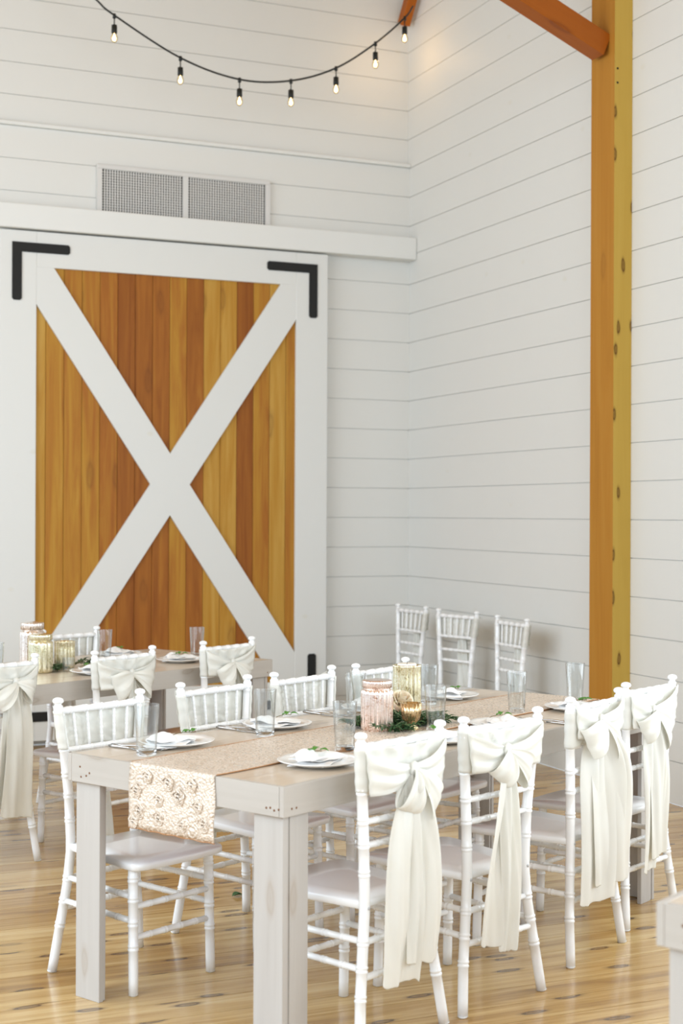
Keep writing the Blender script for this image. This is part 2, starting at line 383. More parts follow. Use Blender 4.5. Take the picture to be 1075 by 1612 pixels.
# sliding barn door
dr = empty('door_1', (2.91, YB-.075, 0)); struct(dr, 'sliding barn door with white X brace over honey wood boards'); dr.location.z = .02
DX0, DX1, DZ0, DZ1 = 1.744-2.91, 4.080-2.91, .02, 3.405
IX0, IX1, IZ0, IZ1 = 1.984-2.91, 3.838-2.91, .34, 3.170
g = G(); x = IX0-.02
while x < IX1+.02:
    x1 = min((math.floor((x+2.91+1e-4)/.1225)+1)*.1225-2.91, IX1+.03)
    x1 = min((math.floor((x+1e-4)/.1225)+1)*.1225, IX1+.03)
    g.box((x+.001, -.004, IZ0-.03), (x1-.001, .014, IZ1+.03), ch=.003); x = x1
g.build('wood_panel', M['doorwood'], dr)
g = G(); g.box((DX0+.1, .014, .3), (DX1-.1, .02, 3.2)); g.build('backing', M['gap'], dr)
for a, b in ((DX0, IX0), (IX1, DX1)):
    g = G(); g.box((a, -.026, DZ0), (b, .022, DZ1), ch=.002); g.build('stile', M['doorw'], dr)
for a, b in ((DZ0, IZ0), (IZ1, DZ1)):
    g = G(); g.box((IX0+.0005, -.026, a), (IX1-.0005, .022, b), ch=.002); g.build('rail', M['doorw'], dr)
def clip_band(sgn):
    # band of the X brace clipped to the opening
    cx, cz, hw = 0.0, 1.757-.02, .14; sl = 1.51*sgn
    def line(off): return lambda x_: cz + sl*(x_-off)
    poly = []
    pts = []
    # Sutherland-Hodgman on a long parallelogram
    L0 = 3.0
    P = [(-L0-hw, cz+sl*-L0), (-L0+hw, cz+sl*-L0), (L0+hw, cz+sl*L0), (L0-hw, cz+sl*L0)]
    def clip(P, inside, inter):
        out = []
        for i in range(len(P)):
            a, b = P[i-1], P[i]
            if inside(b):
                if not inside(a): out.append(inter(a, b))
                out.append(b)
            elif inside(a): out.append(inter(a, b))
        return out
    def ix(v): return lambda a, b: (v, a[1]+(b[1]-a[1])*(v-a[0])/(b[0]-a[0]))
    def iz(v): return lambda a, b: (a[0]+(b[0]-a[0])*(v-a[1])/(b[1]-a[1]), v)
    P = clip(P, lambda p: p[0] > IX0, ix(IX0)); P = clip(P, lambda p: p[0] < IX1, ix(IX1))
    P = clip(P, lambda p: p[1] > IZ0, iz(IZ0)); P = clip(P, lambda p: p[1] < IZ1, iz(IZ1))
    return P
for sg, dy in ((-1, 0), (1, .0008)):
    g = G(); g.prism(clip_band(sg), -.0245+dy, -.005, 'y'); g.build('cross_brace', M['doorw'], dr)
def bracket(cx, cz, sx, sz):
    w, ln = .064, .385; r = .012
    def P(a, b): return (cx+sx*a, cz+sz*b)
    poly = [P(0, 0), P(ln-r, 0), P(ln, r), P(ln, w-r), P(ln-r, w), P(w, w), P(w, ln-r), P(w-r, ln), P(r, ln), P(0, ln-r)]
    if sx*sz < 0: poly = poly[::-1]
    g = G(); g.prism(poly, -.033, -.025, 'y'); g.build('corner_bracket', M['black'], dr)
    g = G(); g.fix = True
BX0, BX1 = 1.822-2.91, 3.999-2.91
bracket(BX0, 3.328, 1, -1); bracket(BX1, 3.328, -1, -1); bracket(BX0, .15, 1, 1); bracket(BX1, .15, -1, 1)

# wall vent
v = tag(empty('air_vent', (3.034, YB-.002, 3.76)), 'white framed twin grille air vent on the back wall above the door', 'vent')
vx, vz = .597, .148
g = G(); fwd = .034
g.box((-vx-.03, -.03, vz-.005), (vx+.03, 0, vz+.026), ch=.003); g.box((-vx-.03, -.03, -vz-.026), (vx+.03, 0, -vz+.005), ch=.003)
g.box((-vx-.03, -.03, -vz+.005), (-vx+.005, 0, vz-.005)); g.box((vx-.005, -.03, -vz+.005), (vx+.03, 0, vz-.005)); g.box((-.02, -.028, -vz+.005), (.02, 0, vz-.005))
g.build('frame', M['ventw'], v)
for a, b in ((-vx+.005, -.02), (.02, vx-.005)):
    g = G(); n = 31
    for i in range(1, n):
        x = a+(b-a)*i/n; g.box((x-.0042, -.022, -vz+.005), (x+.0042, -.016, vz-.005))
    for i in range(1, 16):
        z = -vz+.005+(2*vz-.01)*i/16; g.box((a, -.016, z-.0022), (b, -.011, z+.0022))
    g.build('grille', M['ventw'], v)
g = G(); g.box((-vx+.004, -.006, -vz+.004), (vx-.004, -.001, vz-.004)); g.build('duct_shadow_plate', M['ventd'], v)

# timber post and braces
po = tag(empty('timber_post', (XR-.06, 7.065, 0)), 'tall honey timber post with a knotty pine edge against the right wall', 'post')
g = G(); g.box((-.059, -.1165, 0), (-.016, .118, ZT)); g.build('fir_beam', M['beam'], po)
g = G(); g.box((-.0155, -.1165, 0), (.059, .118, ZT)); pf = g.build('pine_backing', M['pine'], po)
# the near side of the post is a paler pine board
g = G(); g.box((-.059, -.119, 0), (.0595, -.117, ZT)); g.build('pine_side_board', M['pine'], po)
g = G()
for z in (3.995, 4.075):
    g.tube([(-.040, -.120, z), (-.040, -.118, z)], .0065, 10)
g.build('bolt_hole', M['black'], po)
def beam(name, P0_, P1_, w, h, mat, up=(0, 0, 1)):
    """beam between two points, built along its own x axis"""
    P0_, P1_ = Vector(P0_), Vector(P1_); d = P1_-P0_; L_ = d.length
    X = d.normalized(); Y = Vector(up).cross(X).normalized(); Z = X.cross(Y)
    g = G(); g.box((0, -w/2, -h/2), (L_, w/2, h/2), ch=.003); o = g.build(name, mat)
    o.matrix_world = Matrix(((X.x, Y.x, Z.x, P0_.x), (X.y, Y.y, Z.y, P0_.y), (X.z, Y.z, Z.z, P0_.z), (0, 0, 0, 1)))
    return o
a_ = math.atan2(4.392-4.15, 4.658-4.086)
hb = .128
x0, z0 = 4.652, 4.150+hb/2/math.cos(a_)
br = beam('timber_brace', (x0, 7.06, z0), (x0-2.6*math.cos(a_), 7.06, z0+2.6*math.sin(a_)), .12, hb, M['brace'])
tag(br, 'orange fir brace rising left from the timber post', 'beam')
b2 = beam('timber_brace', (4.705, 9.77, 5.19), (4.705, 9.38, 5.69), .075, .075, M['brace'])
tag(b2, 'small timber brace in the top corner beside the last bulb', 'beam')

# ------------------------------------------------------------------ string lights
def on_y(px, py, Y):
    d = fw + r2*((px-537.5)/F) - u2*((py-806)/F); t = Y/d.y; return Vector((d.x*t, Y, H+d.z*t))
sl = empty('string_lights', (3.2, 9.25, 4.4)); tag(sl, 'black cord of glowing bulbs sagging in front of the upper back wall', 'string lights')
ol = Vector(sl.location)
sp = [on_y(90, -60, 9.2), on_y(152, 0, 9.2), on_y(180, 24, 9.2), on_y(284, 91, 9.2), on_y(377, 125, 9.2), on_y(458, 127, 9.2), on_y(529, 107, 9.2), on_y(591, 68, 9.2), on_y(637, 28, 9.28), on_y(650, 10, 9.4)]
cp = [p-ol for p in cr(sp, 10)]
g = G(); g.tube(cp, .0065, 8); g.build('cord', M['cable'], sl)
for i, p in enumerate(sp[2:9]):
    q = p-ol
    g = G(); g.lathe([(0, .0), (.010, -.002), (.012, -.03), (.006, -.034)], (q.x, q.y, q.z+.012), 12)
    g.tube([q+Vector((0, 0, -.01)), q+Vector((0, 0, -.066))], .0042, 8)
    zz = q.z-.06
    g.lathe([(.006, 0), (.018, -.004), (.019, -.05), (.017, -.056)], (q.x, q.y, zz), 14)
    so = g.build('socket', M['cable'], sl)
    g = G(); zb = zz-.056
    g.lathe([(.013, 0), (.019, -.012), (.0245, -.028), (.022, -.045), (.012, -.058), (0.0005, -.063)], (q.x, q.y, zb), 16)
    bo = g.build('bulb', M['bulbglass'], so)
    g = G(); g.lathe([(.002, 0), (.006, -.018), (.012, -.034), (.010, -.046), (.001, -.052)], (q.x, q.y, zb+.001), 12)
    g.build('filament', M['filament'], so)
l = bpy.data.lights.new('corner_bulb_light', 'POINT'); l.energy = 1.4; l.color = (1, .62, .28); l.shadow_soft_size = .03
o = bpy.data.objects.new('corner_bulb_light', l); C.objects.link(o); o.location = sp[8]+Vector((.03, .20, -.17))

# ------------------------------------------------------------------ chair
def hw(z):    # half width of the back posts
    T = [(0, .193), (.15, .174), (.30, .151), (.42, .139), (.60, .148), (.76, .164), (.93, .185)]
    for (a, A), (b, B) in zip(T[:-1], T[1:]):
        if z <= b: return A+(B-A)*(z-a)/(b-a)
    return T[-1][1]
def yb(z):
    T = [(0, -.222), (.15, -.206), (.30, -.194), (.42, -.190), (.60, -.193), (.76, -.200), (.93, -.212)]
    for (a, A), (b, B) in zip(T[:-1], T[1:]):
        if z <= b: return A+(B-A)*(z-a)/(b-a)
    return T[-1][1]
def ringed(g, pfun, n0, n1, r, rings, seg=12, step=.04, rw=.0035, rr=1.12):
    """tube p(t), t in metres from n0 to n1, with double bamboo rings"""
    ts = {n0: r, n1: r}; t = n0
    while t < n1: ts[round(t, 4)] = r; t += step
    for c in rings:
        for k in list(ts):
            if abs(k-c) < .011: del ts[k]
        for d, q in ((-.0105, 1), (-.0085, rr), (-.0035, rr), (-.0015, 1.0), (.0015, 1.0), (.0035, rr), (.0085, rr), (.0105, 1)): ts[round(c+d, 5)] = r*q
    K = sorted(ts); g.tube([pfun(t) for t in K], [ts[k] for k in K], seg)
def rung(p0, p1, r, rings):
    p0, p1 = Vector(p0), Vector(p1); L_ = (p1-p0).length
    g = G(); ringed(g, lambda t: p0+(p1-p0)*(t/L_), 0, L_, r, [L_*q for q in rings], 10, .08); return g
def make_chair():
    root = empty('banquet_chair')
    # seat
    g = G(); out = []
    def sx(y):
        t = (y+.20)/.42; return .150 + (.198-.150)*min(1, t*1.15)
    n = 14; side = []
    for i in range(n+1):
        y = -.185 + .375*i/n; side.append((sx(y), y))
    # rounded front corners
    x1, y1 = side[-1]; cc = []
    for k in range(1, 9):
        a = k/9*PI/2; cc.append((x1-.055+.055*math.cos(a), y1+.035*math.sin(a)))
    fr = [(x1-.055-(x1-.055)*k/4, y1+.035+.006*math.sin(k/4*PI/2)) for k in range(0, 5)]
    half = side+cc+fr
    poly = [(x, y) for x, y in half] + [(-x, y) for x, y in reversed(half[:-1])]
    m_ = len(poly); lay = []
    for (sc, z) in ((.965, .409), (1.0, .413), (1.0, .429), (.985, .435)):
        lay.append([(x*sc, (y-0)*sc, z) for x, y in poly])
    inner = [(x*.5, y*.5, .432) for x, y in poly]
    vs = [p for l_ in lay for p in l_] + inner; fs = []
    for a in range(4):
        for i in range(m_): j = (i+1) % m_; fs.append((a*m_+i, a*m_+j, (a+1)*m_+j, (a+1)*m_+i))
    g.add(vs, fs); g.add(lay[0], [tuple(range(m_))[::-1]], False); g.add(inner, [tuple(range(m_))], True)
    g.build('seat', M['chair'], root)
    # back posts with finials
    for s in (-1, 1):
        g = G(); ringed(g, lambda z: (s*hw(z), yb(z), z), 0.003, .902, .0165, [.16, .24, .315, .515, .598, .67, .757, .875], 14, .05)
        g.lathe([(.012, -.003), (.015, 0), (.0165, .004)], (s*hw(0), yb(0), .003), 12)
        po_ = g.build('back_post', M['chair'], root)
        g = G(); g.lathe([(.0165, -.002), (.012, .003), (.0115, .008), (.018, .012), (.0195, .018), (.0165, .025), (.008, .029), (.0005, .030)], (s*hw(.9), yb(.9), .902), 16)
        g.build('finial', M['chair'], po_)
        g = G(); xx, yy = s*hw(.425), yb(.425)
        g.tube([(xx+s*.0, yy-.0175, .415), (xx, yy-.0150, .415)], .0055, 10); g.build('screw_cap', M['screw'], po_)
    for s in (-1, 1):
        g = G(); ringed(g, lambda z: (s*(.166+.004*(1-z/.42)), .165+.01*(1-z/.42), z), .003, .41, .0162, [.155, .232, .31, .375], 14, .05)
        g.lathe([(.011, -.003), (.015, 0), (.0162, .004)], (s*.170, .175, .003), 12)
        g.build('leg', M['chair'], root)
    def rail(z, r, nm, rings=(.18, .34, .5, .66, .82)):
        rung((-hw(z), yb(z), z), (hw(z), yb(z), z), r, rings).build(nm, M['chair'], root)
    rail(.885, .0125, 'top_rail', (.12, .31, .5, .69, .88)); rail(.752, .0095, 'back_rail'); rail(.665, .0095, 'back_rail'); rail(.595, .0095, 'back_rail')
    for i in range(5):
        u = (i-2)/3
        rung((u*hw(.752), yb(.752), .755), (u*hw(.885), yb(.885), .882), .0056, (.25, .5, .75)).build('spindle', M['chair'], root)
    for z in (.285, .185):
        rung((-.168, .17, z), (.168, .17, z), .0102, (.2, .4, .6, .8)).build('stretcher', M['chair'], root)
        rung((-hw(z+.03), yb(z+.03), z+.03), (hw(z+.03), yb(z+.03), z+.03), .0102, (.2, .4, .6, .8)).build('stretcher', M['chair'], root)
    for s in (-1, 1):
        for z in (.318, .240):
            rung((s*.168, .168, z), (s*hw(z), yb(z), z), .0102, (.2, .4, .6, .8)).build('stretcher', M['chair'], root)
    return root

# ------------------------------------------------------------------ sash
def ribbon(centers, widths, wdirs, m=9, fold=0.0, folds=2.0, ph=0.0, fdirs=None, rag=0.0, rnd=None):
    """strip of cloth; across it the cloth is pleated along fdir"""
    rows = []; n = len(centers)
    for i in range(n):
        c, w, d = Vector(centers[i]), widths[i], Vector(wdirs[i]).normalized()
        fd = Vector(fdirs[i]).normalized() if fdirs else Vector((0, -1, 0)); t = i/(n-1); row = []
        for j in range(m):
            v = j/(m-1)-.5
            f = fold[i] if isinstance(fold, (list, tuple)) else fold
            q = c + d*(w*v) + fd*(f*(math.sin((v*folds+ph+t*.35)*2*PI)+.45*math.sin((v*folds*2.3+ph*2-t*.8)*2*PI)))
            if rag and i == n-1 and rnd: q.z += rnd.uniform(-rag, rag)
            row.append(q)
        rows.append(row)
    return rows
def make_sash(seed, kx=.0, kz=.815, loops=None, tails=None, turn=None):
    rnd = random.Random(seed); root = empty('chair_sash')
    # wrap round the posts, behind the spindles
    rows = []; n = 46; m_ = 15
    for j in range(m_):
        vv = j/(m_-1); row = []
        for i in range(n):
            u = i/(n-1)*2-1; au = abs(u); sg = 1 if u > 0 else -1
            z = .752+vv*.132
            w = hw(z)
            if au > .80:
                a = (au-.80)/.20*PI*1.05; R_ = .0198+.001*math.sin(vv*19+seed)
                x = sg*(w + R_*math.sin(a)); yy = yb(z)-R_*math.cos(a)
                zz = z + .004*math.sin(vv*7+seed+sg)
            else:
                t = au/.80; x = sg*w*t
                pinch = max(0, 1-abs(u-kx/.17)/.75)
                zz = z+(kz-z)*.08*pinch**1.5
                ang = math.atan2((vv-.5)*.132, (u-kx/.17)*.17+.0001)
                fold = math.sin(ang*9+seed)*(.0028+.0035*math.sin(PI*min(1, t)))*(.4+pinch) + noise.noise(Vector((u*4, vv*3, seed*1.7)))*.006*(1-t**4)
                yy = yb(z)-.0125 - abs(fold)*1.2 - .003*pinch + .0035*math.sin(u*19+seed)*(1-t**6) - .0075*max(0, (t-.8)/.2)
            row.append((x, yy, zz))
        rows.append(row)
    g = G(); g.grid(rows); g.build('wrap', M['satin'], root, .0012)
    K = Vector((kx, -.243, kz))
    # gathers from each post to the knot
    g = G()
    for sg in (-1, 1):
        E = Vector((sg*.176, -.230, kz+.012+rnd.uniform(-.01, .01))); cs, ws, wd, fo = [], [], [], []
        for i in range(12):
            t = i/11; c = E.lerp(K, t); c.y -= .016*math.sin(PI*t)+.004; c.z -= .012*math.sin(PI*t)
            cs.append(c); ws.append(.104*(1-t)**.8+.028); wd.append((sg*.15, 0, 1)); fo.append(.0055*math.sin(PI*(t*.85+.12)))
        g.grid(ribbon(cs, ws, wd, 13, fo, 2.2, rnd.random()))
    g.build('gather', M['satin'], root, .0012)
    # knot
    g = G(); prof = []
    for i in range(9):
        a = -PI/2+PI*i/8; prof.append((max(.0005, .019*math.cos(a)*(1+.1*math.sin(i*2.3))), .026*math.sin(a), 1))
    g.lathe(prof, (0, 0, 0), 20, 7, .22)
    g.v = [(K.x+x*1.0, K.y-.010+yy*.62, K.z+z) for x, yy, z in g.v]; g.build('knot', M['satin'], root)
    # bow loops: (side, reach, droop angle, width)
    for (sg, reach, droop, wid) in loops:
        D = Vector((sg*math.cos(droop), 0, -math.sin(droop))); Wd = Vector((sg*math.sin(droop), 0, math.cos(droop)))
        cs, ws, wd, fo, fd = [], [], [], [], []
        for i in range(27):
            a = i/26*2*PI         # out in front, back behind
            s_ = (1-math.cos(a))/2
            outv = -.034*math.sin(a)*(.75+.55*s_) if a < PI else -.012*math.sin(a)
            c = K + D*(reach*s_) + Vector((0, -.014+outv, -.022*s_*s_))
            cs.append(c); ws.append(.020+(wid-.020)*math.sin(min(1, s_*1.1)*PI/2)**1.1); wd.append(Wd + Vector((0, .22, 0)))
            fo.append((.0022+.0070*s_*(1-s_)*4*.6)); fd.append((D.x*.1, -1, D.z*.1))
        g = G(); g.grid(ribbon(cs, ws, wd, 13, fo, 1.6, rnd.random(), fd)); g.build('bow_loop', M['satin'], root, .0012, 1)
    # hanging tails: (x at bottom, z of end, width, y depth)
    for q, (xb, ze, wid, dy) in enumerate(tails):
        n = 30; cs, ws, wd, fo = [], [], [], []
        tw = rnd.uniform(-.12, .12) if turn is None else turn
        for i in range(n):
            t = i/(n-1); e = 1-math.exp(-t*9.0)
            z = (kz-.012)+(ze-kz+.012)*t
            x = kx + (xb-kx)*(t**.8) + .008*math.sin(t*5+seed+q*2)
            yy = -.252-dy*min(1, t*6) - .010*math.sin(t*PI*.9)
            cs.append((x, yy, z)); ws.append(.034+(wid-.034)*min(1, e*(.80+.22*t)*1.05)); wd.append((1, tw+.25*math.sin(t*3+seed), (.10*math.sin(seed*3+q) if t > .9 else 0)))
            fo.append(.0035+.0075*math.exp(-((t-.25)/.30)**2) + .004*t)
        rows = ribbon(cs, ws, wd, 15, fo, 1.35+.4*rnd.random(), rnd.random(), None, .004, rnd)
        if q == 0:    # frayed corner thread
            rows[-1][-1] = rows[-1][-1]+Vector((0, 0, -.022)); rows[-1][0] = rows[-1][0]+Vector((-.003, 0, .01))
        g = G(); g.grid(rows); g.build('tail', M['satin'], root, .0012, 1)
    return root

chair0 = make_chair(); used = [False]
def place_chair(x, y, ang, label, group=None):
    """x, y: centre between the back posts at the top; ang: direction of the chair's own x axis"""
    c = chair0 if not used[0] else copy_tree(chair0); used[0] = True
    a = R(ang); fwd_ = Vector((-math.sin(a), math.cos(a), 0))
    c.location = Vector((x, y, 0))+fwd_*.211; c.rotation_euler = (0, 0, a)
    if group: tag(c, label, 'chair', group)
    else: tag(c, label, 'chair')
    return c
def place_sash(src, c, label, group, first):
    s_ = src if first else copy_tree(src); s_.location = c.location; s_.rotation_euler = c.rotation_euler
    return tag(s_, label, 'sash', group)

std_loops = [(-1, .085, .65, .075), (1, .09, .55, .08)]
RC = [ # near side of near table
 (1.889, 3.915, 24, 'white bamboo style chair nearest the camera, beside the near table leg', dict(seed=3, kx=.008, kz=.805,
   loops=[(-1, .105, 1.15, .070), (-1, .060, 1.30, .060), (1, .130, .85, .120)], tails=[(-.06, .185, .150, .0), (.025, .235, .12, .018)]), 'ivory satin sash on the chair nearest the camera, wide tail with frayed corner'),
 (2.325, 4.085, 20, 'white bamboo style chair second from the camera, in front of the amber votive', dict(seed=8, kx=-.02, kz=.812,
   loops=[(-1, .085, .85, .085), (1, .110, .60, .100)], tails=[(-.085, .205, .125, .0), (-.04, .185, .07, .016)]), 'ivory satin sash with a small round bow, second from the camera'),
 (2.890, 4.410, 29, 'white bamboo style chair third from the camera along the near table side', dict(seed=5, turn=-.45, kx=-.035, kz=.835,
   loops=[(-1, .120, .42, .115), (1, .130, .80, .105)], tails=[(-.06, .205, .20, .0), (.015, .26, .20, .018)]), 'ivory satin sash with large open bow loops and widest doubled tail'),
 (3.330, 4.705, 26, 'rightmost white bamboo style chair, in front of the timber post', dict(seed=11, turn=-.15, kx=-.04, kz=.81,
   loops=[(-1, .11, .45, .10), (1, .125, .75, .125)], tails=[(-.075, .21, .12, .0), (-.03, .26, .11, .016)]), 'ivory satin sash on the rightmost chair with a bulky folded bow'),
]
CG = 'white bamboo style banquet chairs'
SG = 'ivory satin chair sashes'
for x, y, a, lab, kw, sl_ in RC:
    c = place_chair(x, y, a, lab, CG); place_sash(make_sash(**kw), c, sl_, SG, True)
LC = [
 (1.253, 5.021, 25, 'white bamboo style chair whose seat shows between the long table near legs'),
 (1.770, 5.312, 27, 'white bamboo style chair second from the left along the far side of the long table'),
 (2.217, 5.518, 28, 'white bamboo style chair across the long table, below the black door bracket'),
 (2.655, 5.712, 29, 'white bamboo style chair behind the rose and gold jars on the far side'),
]
LS = ['ivory satin sash behind the spindles at the left end of the long table',
      'glossy ivory satin sash behind the spindles of the second chair along the far side',
      'ivory satin sash on the chair in front of the black door bracket',
      'ivory satin sash on the chair behind the tall gold jar']
for i, (x, y, a, lab) in enumerate(LC):
    c = place_chair(x, y, a+180, lab, CG)
    place_sash(make_sash(20+i, .01, .82, std_loops, [(.0, .26+.03*i, .12, 0), (-.05, .33, .10, -.016)]), c, LS[i], SG, True)
FC = [
 (1.175, 6.475, 25, 'white bamboo style chair cut off by the left edge of the picture', 'ivory satin sash with a long wide tail at the left picture edge'),
 (1.775, 6.655, 28, 'white bamboo style chair at the back table, its bow in two big lobes', 'ivory satin sash with two big cream bow lobes on the back table chair'),
 (2.393, 6.970, 29, 'white bamboo style chair nearest the right end of the back table', 'ivory satin sash on the chair nearest the right end of the back table'),
]
for i, (x, y, a, lab, sl_) in enumerate(FC):
    c = place_chair(x, y, a, lab, CG)
    place_sash(make_sash(31+i, [.05, .01, -.01][i], .81, [[(-1, .12, .5, .09), (1, .085, .35, .10)], [(-1, .12, .3, .125), (1, .12, .35, .125)], [(-1, .11, .5, .11), (1, .12, .7, .12)]][i],
               [[(.06, .22, .17, 0), (.0, .26, .12, -.016)], [(.0, .30, .1, 0), (.03, .34, .1, -.016)], [(.04, .3, .12, 0), (-.02, .35, .1, -.016)]][i]), c, sl_, SG, True)
c = place_chair(1.81, 7.925, 24+180, 'white bamboo style chair behind the gold jars of the back table', CG)
s0 = make_sash(41, .0, .82, std_loops, [(.0, .26, .12, 0), (-.04, .33, .10, -.016)])
place_sash(s0, c, 'ivory satin sash on the chair behind the gold jars of the back table', SG, True)
WL = [(4.475, 9.12, 'white bamboo style chair against the wall nearest the room corner', 'ivory satin sash on the wall chair nearest the room corner'),
      (4.530, 8.55, 'middle white bamboo style chair of three lined against the right wall', 'ivory satin sash on the middle one of three chairs against the right wall'),
      (4.545, 7.86, 'white bamboo style chair against the wall nearest the timber post', 'ivory satin sash on the wall chair nearest the timber post')]
for i, (x, y, lab, sl_) in enumerate(WL):
    c = place_chair(x, y, [96, 106, 90][i], lab, CG); place_sash(s0, c, sl_, SG, False)

# ------------------------------------------------------------------ tables
TA = R(27.7); E1 = Vector((math.cos(TA), math.sin(TA), 0)); E2 = Vector((-math.sin(TA), math.cos(TA), 0))
TL, TW, TZ, TH = 2.33, .925, .785, .088
def make_table():
    root = empty('dining_table')
    bd = .018
    g = G(); w = (TW-2*bd)/6
    for i in range(6):
        y = bd+i*w; g.box((bd, y+.0004, TZ-.02), (TL-bd, y+w-.0004, TZ), ch=.0006)
    g.build('tabletop', M['washtop'], root)
    g = G(); g.box((bd, bd, TZ-.030), (TL-bd, TW-bd, TZ-.0205)); g.build('underside', M['rawwood'], root)
    for y0, y1 in ((0, bd-.0004), (TW-bd+.0004, TW)):
        g = G(); g.box((0, y0, TZ-TH), (TL, y1, TZ+.0002), ch=.0015); g.build('side_board', M['wash'], root)
    rn = random.Random(4)
    for x0, x1 in ((-.0, bd-.0004), (TL-bd+.0004, TL)):
        g = G(); g.box((0, 0, 0), (TW-2*bd, .0176, TH), ch=.001); o = g.build('end_board', M['wash'], root)
        o.rotation_euler = (0, 0, PI/2); o.location = (x0+.0176, bd, TZ-TH)
        g = G()
        for yy, zz in ((.045, .018), (.075, .022), (.06, .024), (.028, .022), (.87, .018), (.845, .024), (.83, .034), (.875, .05)):
            g.tube([(-.0006, yy-bd*.5, zz), (.004, yy-bd*.5, zz)], .0035, 8)
        q = g.build('screw_holes', M['hole'], root); q.location = (x0 if x0 == 0 else TL-.004, 0, TZ-TH)
    g = G()
    for xx, zz in ((.035, .022), (.055, .022), (2.29, .022)): g.tube([(xx, -.0006, zz), (xx, .004, zz)], .0035, 8)
    q = g.build('screw_holes', M['hole'], root); q.location = (0, 0, TZ-TH)
    lw = .112
    for ax in (0, 1):
        for ay in (0, 1):
            g = G(); i0 = bd+.0015
            X0, X1 = (i0, i0+lw) if ax == 0 else (TL-i0-lw, TL-i0); Y0, Y1 = (i0, i0+lw) if ay == 0 else (TW-i0-lw, TW-i0)
            # two boards in an L, long sides outermost
            ey = (X0, X0+.018) if ax == 0 else (X1-.018, X1)
            g.box((ey[0], Y0, 0), (ey[1], Y1, TZ-.031), ch=.0012)
            ey2 = (X0+.0186, X0+.030) if ax == 0 else (X1-.030, X1-.0186)
            g.box((ey2[0], Y0+.004, 0.002), (ey2[1], Y1-.004, TZ-.031), ch=.001)
            sy = (Y0+.0002, Y0+.018) if ay == 0 else (Y1-.018, Y1-.0002)
            sx_ = (X0+.0305, X1) if ax == 0 else (X0, X1-.0305)
            g.box((sx_[0], sy[0], 0), (sx_[1], sy[1], TZ-.031), ch=.0012)
            g.build('leg', M['washz'], root)
    return root
tab = make_table()
BN = Vector((1.494, 3.862, 0))
tab.location = BN; tab.rotation_euler = (0, 0, TA); tag(tab, 'long whitewashed plank table in the foreground set under a sequined runner', 'table', 'whitewashed dining tables')
t2 = copy_tree(tab); t2.location = (2.745-TL*math.cos(R(27)), 7.268-TL*math.sin(R(27)), 0); t2.rotation_euler = (0, 0, R(27)); tag(t2, 'whitewashed plank table at the back in front of the barn door', 'table', 'whitewashed dining tables')
t3 = copy_tree(tab); t3.location = (2.175, 1.622, 0); tag(t3, 'blurred whitewashed table corner at the bottom right edge of the picture', 'table', 'whitewashed dining tables')
def NT(s_, t_, z=TZ): p = BN+E1*s_+E2*t_; return Vector((p.x, p.y, z))

# runner
rn = random.Random(7)
root = empty('table_runner', BN, TA); tag(root, 'champagne rosette sequined runner down the middle of the long table, hanging over its end', 'table runner')
pth = []; drop = .198
for i in range(12): pth.append((-.0045-.002*math.sin(i*.5), TZ-drop+(drop-.006)*i/11))
pth += [(-.0025, TZ+.0012), (.004, TZ+.0028)]
for i in range(1, 47): pth.append((.004+(TL-.012)*i/46, TZ+.003))
pth += [(TL+.0035, TZ-.001), (TL+.006, TZ-.05), (TL+.007, TZ-.18)]
rows = []
for i, (s_, z_) in enumerate(pth):
    rows.append([(s_, .266+.366*j/24+.0025*math.sin(i*.7+j*.1)+.02*max(0, s_)/TL, z_+(.0015*math.sin(j*1.3+i) if i == 0 else 0)) for j in range(25)])
gc = G(); gc.grid(rows)
g = G()
for j in (0, 24): g.tube([Vector(r[j])+Vector((0, 0, .0004)) for r in rows[13:-3]], .0018, 6)
g.tube([Vector(p) for p in rows[0]], .0018, 6)
g.build('hem', M['hem'], root)
# raised sequin rosettes on the hanging end
g = gc
for (ty, tz) in ((.60, .115), (.50, .100), (.415, .118), (.335, .10), (.585, .055), (.50, .045), (.40, .035), (.31, .05), (.61, .02), (.46, .155), (.36, .16), (.55, .165)):
    cy, cz = ty, TZ-drop+tz; Rr = rn.uniform(.018, .026)
    for ring in range(4):
        rr = Rr*(1-ring*.24); nn = 26; pts = []
        for q in range(nn):
            a = q/nn*2*PI*.86+ring*1.3; w_ = rr*(1+.10*math.sin(5*a+ring)); pts.append((-.0075-.0012*ring, cy+w_*math.cos(a), cz+w_*math.sin(a)))
        g.tube(pts, .0022, 6)
gc.build('cloth', M['runner'], root, .0020)

